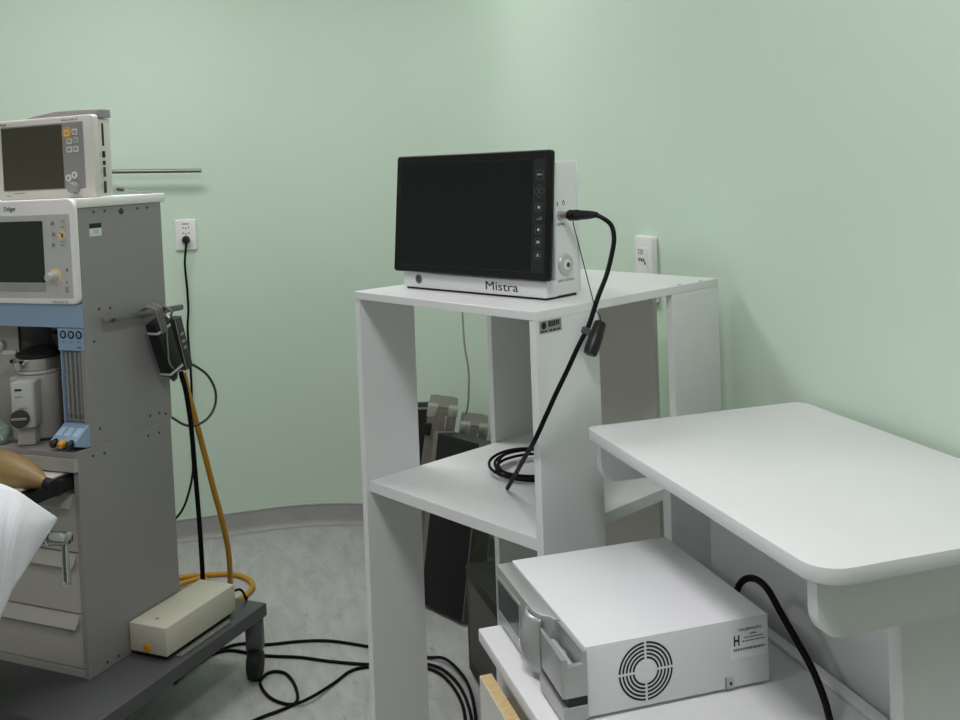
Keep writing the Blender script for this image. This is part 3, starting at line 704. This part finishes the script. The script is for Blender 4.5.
# ------------------------------------------------------------------ breathing bag lying on the tray
t = cthing('breathing_bag', 'amber brown rubber breathing bag lying on the pull-out tray', 'breathing bag', (-.12, -.13, .7455))
prof = [(.012, 0), (.028, .03), (.040, .075), (.0445, .12), (.0445, .15), (.040, .19), (.030, .228), (.019, .252), (.0125, .268), (.0115, .288)]
bx = Vector((.290, .0, -.057)).normalized()
b0 = Vector((-.14, 0, .0640))
MB(Matrix.Translation((0, 0, .0015)) @ Matrix.Diagonal((1, 1, .93, 1))).lathe(prof, b0, b0+bx, 40).build('bag', M['rubber'], t)
n0 = Vector((b0.x, 0, b0.z*.93+.0015)) + Vector((bx.x, 0, bx.z*.93))*.272
MB().lathe([(.0135, 0), (.0140, .008), (.0128, .009), (.0128, .014), (.0140, .015), (.0140, .024)], n0, n0+bx, 24).build('neck_connector', M['blackmatte'], t)

# ------------------------------------------------------------------ beige power box on the trolley base
t = cthing('beige_supply_box', 'long beige metal box on the dark base beside the grey cabinet', 'electrical box', (.004, .120, .2100))
MB().box(0, .126, 0, .290, .014, .090, .0015, 2).build('casing', M['beige'], t)
MB().box(.012, .112, .008, .282, .0002, .0138).build('rubber_foot', M['blackmatte'], t)
MB().lathe([(.0125, 0), (.0125, .002), (.0095, .004)], (.060, .0003, .028), (.060, -.02, .028), 24).build('indicator_lamp', M['orange'], t)
MB().cyl((.062, .040, .0898), (.062, .040, .0912), .0050, 16).build('lid_screw', M['steel'], t)
MB().box(.128, .136, .030, .250, .0004, .006, .0005, 1).box(.142, .147, .030, .235, .0004, .008, .0005, 1).build('mounting_rail', M['steel'], t)
MB().tube([(.096, .289, .050), (.098, .300, .054), (.1015, .315, .056), (.1045, .338, .052), (.103, .356, .036), (.098, .372, .012), (.095, .380, .0035), (.088, .392, .0035)], .0036, 10, 6).build('lead', M['cable'], t)

# ------------------------------------------------------------------ power strips hanging from the bracket
def strip(name, label, y0, z0, y1, z1, wd, x0, x1, m_, ties):
    pA, pB = Vector((0, y0, z0)), Vector((0, y1, z1)); ax = (pB-pA).normalized(); L = (pB-pA).length
    t = cthing(name, label, 'power strip', (x0, y1, z1))
    R3 = Matrix(((1, 0, 0), (0, -ax.z, -ax.y), (0, ax.y, -ax.z))).to_4x4()
    R3 = Matrix((( 1, 0, 0, 0), (0, -ax.z, -ax.y, 0), (0, ax.y, -ax.z, 0), (0, 0, 0, 1)))
    # local: x outward, y across, z up along the strip
    return t, R3, L, x1-x0, wd
t, R3, L, th, wd = strip('power_strip', 'black power strip tied to the bracket on the grey cabinet side', .232, 1.100, .286, .945, .055, .0345, .072, 'black', True)
MB(R3).prism(rrect(0, th, -wd/2, wd/2, .003, 2), 'z', 0, L, .003, 2).build('casing', M['black'], t)
b = MB(R3)
for z in (.006, L*.82): b.ringprism(rrect(-.0012, th+.0012, -wd/2-.0012, wd/2+.0012, .004, 2), rrect(-.0001, th+.0001, -wd/2-.0001, wd/2+.0001, .003, 2), 'z', z, z+.0065)
b.build('cable_tie', M['panelgrey'], t)
b = MB(R3)
for dx in (-.012, -.003, .006):
    b.tube([(th+.003, dx, L*.80), (th+.004, dx-.002, L+.010), (th+.0025, dx, L+.040), (th*.2, dx+.002, L+.046), (-.0130, dx, L+.035), (-.014, dx, L+.0105)], .0033, 8, 5)
b.tube([(th+.003, .004, L*.80), (th+.003, -.012, L*.50), (th+.003, -.022, L*.28), (th+.0025, -.014, L*.12)], .0022, 8, 5)
b.build('hanging_cord', M['tie'], t)
b = MB(R3)
for dx in (-.012, .0, .012): b.tube([(th*.5, dx, .001), (th*.5, dx*.9, -.012), (th*.5, dx*.3, -.024)], .0045, 8, 4)
b.build('cord_exit', M['darkgray'], t)
t, R3, L, th, wd = strip('power_strip', 'slim dark grey power strip hanging behind the black strip by the cabinet edge', .306, 1.096, .344, .944, .030, .0345, .066, 'dark', False)
MB(R3).prism(rrect(0, th, -wd/2, wd/2, .003, 2), 'z', 0, L, .002, 2).build('casing', M['darkgray'], t)
b = MB(R3)
for z in (L*.40, L*.52, L*.66): b.box(th-.0001, th+.0006, -.006, .006, z, z+.008)
b.build('outlet_marks', M['keygray'], t)
MB(R3).box(th-.0005, th+.0008, -wd/2-.0005, -wd/2+.0010, 0, L).build('edge_strip', M['steel'], t)
MB(R3).tube([(th*.4, .0, L-.001), (th*.4, -.006, L+.010), (th*.8, -.012, L+.022), (th*.5, -.014, L+.036), (-.002, -.014, L+.042)], .003, 8, 5).build('hanging_cord', M['tie'], t)

# cords and hose below the strips
t = tag(MB().tube([(-.0235, 2.990, .934), (-.020, 2.993, .915), (-.011, 2.999, .871), (-.001, 3.015, .769), (.005, 3.042, .628), (.011, 3.068, .470), (.014, 3.096, .338), (.014, 3.113, .255), (.012, 3.122, .228), (.004, 3.124, .218), (-.03, 3.115, .2175)], .0072, 12, 6).build('mains_cord', M['cable']), 'thick black cord hanging straight down behind the beige box', 'cord')
yh = [(-.017, 3.023, .925), (-.006, 3.039, .862), (.016, 3.083, .751), (.036, 3.137, .643), (.059, 3.190, .516), (.081, 3.234, .404), (.097, 3.269, .294), (.101, 3.307, .197), (.098, 3.360, .100), (.085, 3.43, .030), (.060, 3.50, .0095)]
yh += [(.10, 3.535, .0095), (.150, 3.570, .0095), (.188, 3.640, .0095), (.176, 3.720, .0095), (.12, 3.79, .0095), (.04, 3.815, .0095), (-.06, 3.83, .0095), (-.20, 3.80, .0095), (-.26, 3.70, .0095), (-.18, 3.62, .0095), (-.05, 3.70, .0095), (.03, 3.735, .0105), (.0, 3.77, .018), (-.15, 3.72, .0095), (-.30, 3.60, .0095)]
tag(MB().tube(yh, .0088, 12, 6).build('gas_hose', M['yellow']), 'yellow gas hose dropping beside the machine and looping on the floor', 'hose')
tag(MB().tube([(-.020, 2.978, .965), (-.004, 2.993, .957), (.023, 3.011, .938), (.053, 3.033, .905), (.072, 3.047, .858), (.070, 3.047, .814), (.048, 3.032, .781), (.013, 3.021, .766), (-.020, 3.025, .770), (-.06, 3.06, .790), (-.10, 3.06, .80)], .0038, 10, 6).build('loop_cord', M['darkgray']), 'thin dark cord making a round loop beside the hanging power strips', 'cord')

# ------------------------------------------------------------------ operating table corner, sheet and clamp
t = thing('operating_table', 'operating table hidden under the white sheet beyond the left edge', 'operating table', (-1.15, 1.98, 0))
MB().prism(rrect(-.85, .52, -.25, .24, .03), 'z', .78, .84, .012, 3).build('mattress', M['mattress'], t)
MB().box(-.84, .51, -.24, .23, .755, .7797, .003, 1).build('table_frame', M['steel'], t)
MB().box(-.12, .12, -.12, .12, .10, .7547, .01, 2).build('column', M['steel'], t)
MB().box(-.40, .35, -.20, .20, .0, .0998, .02, 2).build('base', M['dark'], t)
MB().box(.676, .682, .20, .45, .700, .730, .001, 1).box(.50, .676, .205, .228, .757, .767).box(.655, .682, .205, .228, .7301, .767).build('side_rail', M['steel'], t)

# sheet: a grid between the far hem and the hanging hem
top = [(-1.95, 2.30, .852), (-1.2, 2.29, .853), (-.70, 2.285, .853), (-.50, 2.29, .853), (-.44, 2.296, .868), (-.40, 2.299, .863), (-.374, 2.293, .853), (-.353, 2.287, .840), (-.317, 2.296, .803), (-.287, 2.318, .767)]
bot = [(-1.95, 1.66, .50), (-1.2, 1.66, .48), (-.70, 1.70, .45), (-.52, 1.88, .46), (-.455, 2.05, .50), (-.415, 2.18, .565), (-.393, 2.231, .605), (-.369, 2.236, .652), (-.335, 2.256, .703), (-.289, 2.316, .762)]
NT, NS = 22, 60
def samp(c, n):
    P = smooth_path(c, 10); out = []
    for i in range(n+1):
        f_ = i/n*(len(P)-1); k = min(int(f_), len(P)-2); out.append(P[k].lerp(P[k+1], f_-k))
    return out
A_, B_ = samp(top, NS), samp(bot, NS)
rows = []
for j in range(NT+1):
    s = j/NT; row = []
    for i in range(NS+1):
        a_, b_ = A_[i], B_[i]; u = i/NS
        L_ = (a_-b_).length
        # the cloth stays high over the mattress, then falls: bow the section upwards and outwards
        p_ = a_.lerp(b_, s)
        bow = math.sin(PI*s)*min(.19, L_*.30)
        p_ = p_ + Vector((.10, -.55, .35))*bow
        q_ = (a_.lerp(Vector((a_.x, 1.69, .866)), s/.55) if s < .55 else Vector((a_.x, 1.69, .866)).lerp(Vector((a_.x, 1.655, .46)), (s-.55)/.45))
        w_ = max(0, min(1, (-.44-a_.x)/.16)); w_ = w_*w_*(3-2*w_)
        p_ = p_.lerp(q_, w_)
        fold = .007*math.sin(u*34+s*3)*s*(1-u)**.5 + .005*math.sin(u*71+s*5)*s*(1-u) + .0035*math.sin(u*120+s*19)*math.sin(PI*s)*(1-u)**.5
        p_ = p_ + Vector((.35, -.9, 0))*fold*min(1, L_*4)
        row.append(p_)
    rows.append(row)
sh = MB().grid(rows).build('bed_sheet', M['cloth'], None, angle=180)
md = sh.modifiers.new('solid', 'SOLIDIFY'); md.thickness = .0016; md.offset = 1
tag(sh, 'white cotton sheet with a pointed corner hanging at the left edge', 'sheet')

t = thing('rail_clamp', 'chrome clamp with a drop lever beside the white sheet corner', 'clamp', (-.30, 2.315, .70))
o0 = Vector(t.location)
cA, cB = Vector((-.448, 2.405, .7165)), Vector((-.259, 2.276, .7325))
ax = (cB-cA).normalized()
MB().lathe([(.013, 0), (.013, .150), (.0165, .152), (.0165, .178), (.014, .182)], rel(cA), rel(cB), 26).build('clamp_bar', M['chrome'], t)
MB().lathe([(.011, 0), (.0145, .002), (.0145, .045), (.011, .047)], rel(cB-ax*.047), rel(cB), 24).build('knuckle', M['chrome'], t)
MB().box(-.148, -.128, .055, .100, -.004, .034, .003, 2).build('rail_block', M['steel'], t)
lv0 = cB-ax*.013; lv1 = Vector((-.266, 2.254, .640))
MB().lathe([(.0058, 0), (.0065, .02), (.0092, .085), (.0092, .094), (.007, .096)], rel(lv0), rel(lv1), 20).build('drop_lever', M['chrome'], t)
MB().lathe([(.0030, 0), (.0030, .072)], rel(lv0+Vector((-.0010, -.0085, -.012))), rel(lv1+Vector((-.0012, -.0095, .004))), 10).build('lever_groove', M['darkgray'], t)

# ------------------------------------------------------------------ equipment cases and tower behind the stand
def case(label, x, y, yaw, wx, wy, h, tiltv, edge, latch=True):
    t = thing('equipment_case', label, 'case', (x, y, 0), yaw)
    L = Matrix.Rotation(tiltv, 4, 'Y')          # leaning sideways
    s = math.sin(abs(tiltv))*wx
    L = Matrix.Translation((0, 0, s if tiltv > 0 else 0)) @ L
    MB(L).box(0, wx, 0, wy, 0, h, .004, 2).build('shell', M['casecloth'], t)
    b = MB(L); e = edge
    for (x0, x1) in ((-.0015, e), (wx-e, wx+.0015)):
        for (y0, y1) in ((-.0015, e), (wy-e, wy+.0015)):
            b.box(x0, x1, y0, y1, .001, h-.001, .001, 1)
    for (z0, z1) in ((h-e, h+.0015),):
        for (x0, x1) in ((-.0015, e), (wx-e, wx+.0015)): b.box(x0, x1, e, wy-e, z0, z1, .001, 1)
        for (y0, y1) in ((-.0015, e), (wy-e, wy+.0015)): b.box(e, wx-e, y0, y1, z0, z1, .001, 1)
    b.build('edge_trim', M['alu'], t)
    return t, L
FX, FY = .957, -.289       # to the right as seen from the room's door side
yaw0 = -.2927
# two silver-ended cases at the back
for (lab, x, y, wx, wy, h, tl) in (('tall black case with a wide silver end leaning behind the stand', .710, 3.449, .100, .165, .645, .165),
                                   ('black case with silver end nearest the right plank, thin cable above it', .829, 3.414, .094, .165, .575, .165)):
    t, L = case(lab, x, y, yaw0, wx, wy, h, tl, .012)
    MB(L).box(.010, wx-.010, -.0030, .002, .02, h-.012, .001, 1).build('end_plate', M['alu'], t)
    MB(L).box(wx*.62, wx*.70, -.0075, -.0025, .03, h-.03, .001, 1).build('closing_ridge', M['steel'], t)
    MB(L).box(.001, wx-.001, .012, wy-.012, h-.003, h+.0010, .001, 1).build('top_plate', M['alu'], t)
    MB(L).box(-.004, .034, -.0050, .030, h-.040, h+.004, .003, 2).box(wx-.030, wx+.004, -.0050, .030, h-.032, h+.004, .003, 2).build('corner_cap', M['steel'], t)
    MB(L).box(-.010, .018, -.012, -.0045, h-.105, h-.062, .003, 2).build('latch', M['black'], t)
t, L = case('black case standing farthest back, seen beside the left plank of the stand', .789, 3.648, yaw0, .120, .10, .590, 0.0, .006)
# the black case standing in front of them
cdir = math.atan2(3.315-3.083, .704-.814)
t = thing('equipment_case', 'broad black case with one silver edge standing on the floor behind the stand', 'case', (.814, 3.083, 0), cdir)
L = Matrix.Rotation(math.radians(10.5), 4, 'X')
MB(L).box(0, .238, -.085, 0, .016, .585, .004, 2).build('shell', M['casecloth'], t)
MB(L).box(.216, .2395, -.086, .0012, .017, .587, .001, 1).box(0, .002, -.086, .0012, .017, .587, .0005, 1).build('edge_trim', M['alu'], t)
MB(L).box(.003, .215, -.0855, .0010, .562, .5865, .001, 1).build('top_trim', M['black'], t)

t = thing('black_tower', 'black upright equipment tower on the floor behind the stand', 'equipment tower', (.757, 2.803, 0), -PI/2)
MB(Matrix.Rotation(0, 4, 'Z')).prism(rrect(0, .385, 0, .19, .004, 2), 'z', .012, .325, .004, 2).build('casing', M['blackmatte'], t)
for x in (.03, .355):
    for y in (.03, .16): MB().cyl((x, y, .0002), (x, y, .0118), .012, 14).build('foot', M['black'], t)
MB().box(.03, .36, -.0010, .0005, .05, .29, .0004, 1).build('side_cover', M['darkgray'], t)

tag(MB().tube([(1.078, 2.900, 1.165), (1.02, 2.897, 1.163), (.90, 2.892, 1.150), (.825, 2.887, 1.118), (.800, 2.885, 1.085), (.799, 2.884, 1.044), (.802, 2.885, .956), (.816, 2.900, .876), (.825, 2.94, .795), (.837, 3.00, .738), (.85, 3.08, .690)], .0032, 8, 6).build('hanging_cable', M['whitewire']), 'thin pale cable hanging down behind the stand onto the cases', 'cable')

# ------------------------------------------------------------------ cables on the floor
Z0 = .0050
f1 = [(-.05, 3.10), (.05, 3.20), (.122, 3.225), (.20, 3.190), (.303, 3.173), (.394, 3.141), (.499, 3.063), (.60, 2.975), (.659, 2.927), (.700, 2.885), (.722, 2.807), (.727, 2.699), (.700, 2.543), (.66, 2.40), (.62, 2.15)]
f2 = [(-.08, 3.05), (.00, 3.16), (.082, 3.195), (.181, 3.123), (.291, 3.068), (.375, 3.010), (.479, 2.951), (.58, 2.915), (.652, 2.885), (.690, 2.815), (.708, 2.704), (.690, 2.546), (.64, 2.38), (.60, 2.12)]
f3 = [(-.02, 2.66), (.121, 2.753), (.218, 2.790), (.255, 2.820), (.258, 2.905), (.238, 2.986), (.196, 3.008), (.163, 2.959), (.183, 2.864), (.234, 2.806), (.289, 2.802), (.371, 2.880), (.423, 2.928), (.475, 2.936), (.56, 2.915), (.645, 2.862), (.682, 2.783), (.690, 2.652), (.665, 2.520), (.61, 2.36), (.57, 2.10)]
def fl(pts, hump=()): return [(x, y, Z0 + (hump[i] if i < len(hump) else 0)) for i, (x, y) in enumerate(pts)]
tag(MB().tube(fl(f1, [0]*8+[0, .010, .011, .011, .011, .011, .0]), .0046, 10, 6).build('floor_cable', M['cable']), 'black floor cable farthest from the camera, running from the caster to the stand', 'cable', 'black cables on the floor')
tag(MB().tube(fl(f2, [0]*9+[0.004, 0, 0, 0, 0]), .0046, 10, 6).build('floor_cable', M['cable']), 'black floor cable passing between the straight one and the looped one', 'cable', 'black cables on the floor')
tag(MB().tube(fl(f3, [0]*9+[.0, .0098, 0]), .0046, 10, 6).build('floor_cable', M['cable']), 'black floor cable nearest the camera, making a small loop on the vinyl', 'cable', 'black cables on the floor')

# ------------------------------------------------------------------ ceiling lamps
def lamp(label, x, y, sx, sy, energy):
    t = thing('ceiling_light', label, 'ceiling light', (x, y, ZC), 0, 'ceiling panel lights')
    MB().ringprism(rrect(-sx/2-.03, sx/2+.03, -sy/2-.03, sy/2+.03, .01), rrect(-sx/2, sx/2, -sy/2, sy/2, .005), 'z', -.035, -.0005).build('frame', M['whitecap'], t)
    dm = bpy.data.materials.get('lamp_diffuser') or bpy.data.materials.new('lamp_diffuser')
    dm.use_nodes = True; bs = dm.node_tree.nodes['Principled BSDF']
    bs.inputs['Emission Color'].default_value = (1, .985, .95, 1); bs.inputs['Emission Strength'].default_value = 2.0
    MB().box(-sx/2, sx/2, -sy/2, sy/2, -.012, -.0008).build('diffuser', dm, t)
    ld = bpy.data.lights.new('panel_light', 'AREA'); ld.shape = 'RECTANGLE'; ld.size = sx*.98; ld.size_y = sy*.98
    ld.energy = energy; ld.color = (1, .955, 1.005)
    lo = bpy.data.objects.new('panel_light', ld); COL.objects.link(lo); lo.parent = t; lo.location = (0, 0, -.016)
lamp('square ceiling panel light above the middle of the room', .10, .50, .42, .42, 18)
lamp('square ceiling panel light close to the back wall', -.20, 2.95, 1.20, .60, 18)
lamp('square ceiling panel light above the far left of the room', -2.00, .80, .60, .60, 12)
wd = bpy.data.worlds.new('room_ambient'); scene.world = wd; wd.use_nodes = True
wd.node_tree.nodes['Background'].inputs[0].default_value = (.95, 1, .97, 1)
wd.node_tree.nodes['Background'].inputs[1].default_value = .3

# ------------------------------------------------------------------ camera
YAW, PITCH, ROLL = .2926697, .0192, -.0359
cam = bpy.data.cameras.new('camera'); co = bpy.data.objects.new('camera', cam); COL.objects.link(co)
fwd = Vector((math.sin(YAW)*math.cos(PITCH), math.cos(YAW)*math.cos(PITCH), -math.sin(PITCH)))
right = Vector((math.cos(YAW), -math.sin(YAW), 0)); up = right.cross(fwd)
r2 = right*math.cos(ROLL) + up*math.sin(ROLL); u2 = -right*math.sin(ROLL) + up*math.cos(ROLL)
mw_ = Matrix((r2, u2, -fwd)).transposed().to_4x4(); mw_.translation = Vector((0, 0, 1.5)); co.matrix_world = mw_
cam.sensor_fit = 'HORIZONTAL'; cam.sensor_width = 36; cam.lens = 990.66/960*36
cam.shift_y = -(360-183.88)/960; cam.clip_start = .05; cam.clip_end = 50
scene.camera = co

vs = scene.view_settings
scene.display_settings.display_device = 'sRGB'
vs.view_transform = 'Standard'; vs.look = 'None'; vs.gamma = 1; vs.use_curve_mapping = False; vs.exposure = 0.18
scene.cycles.use_denoising = True
scene.cycles.max_bounces = 10; scene.cycles.diffuse_bounces = 6
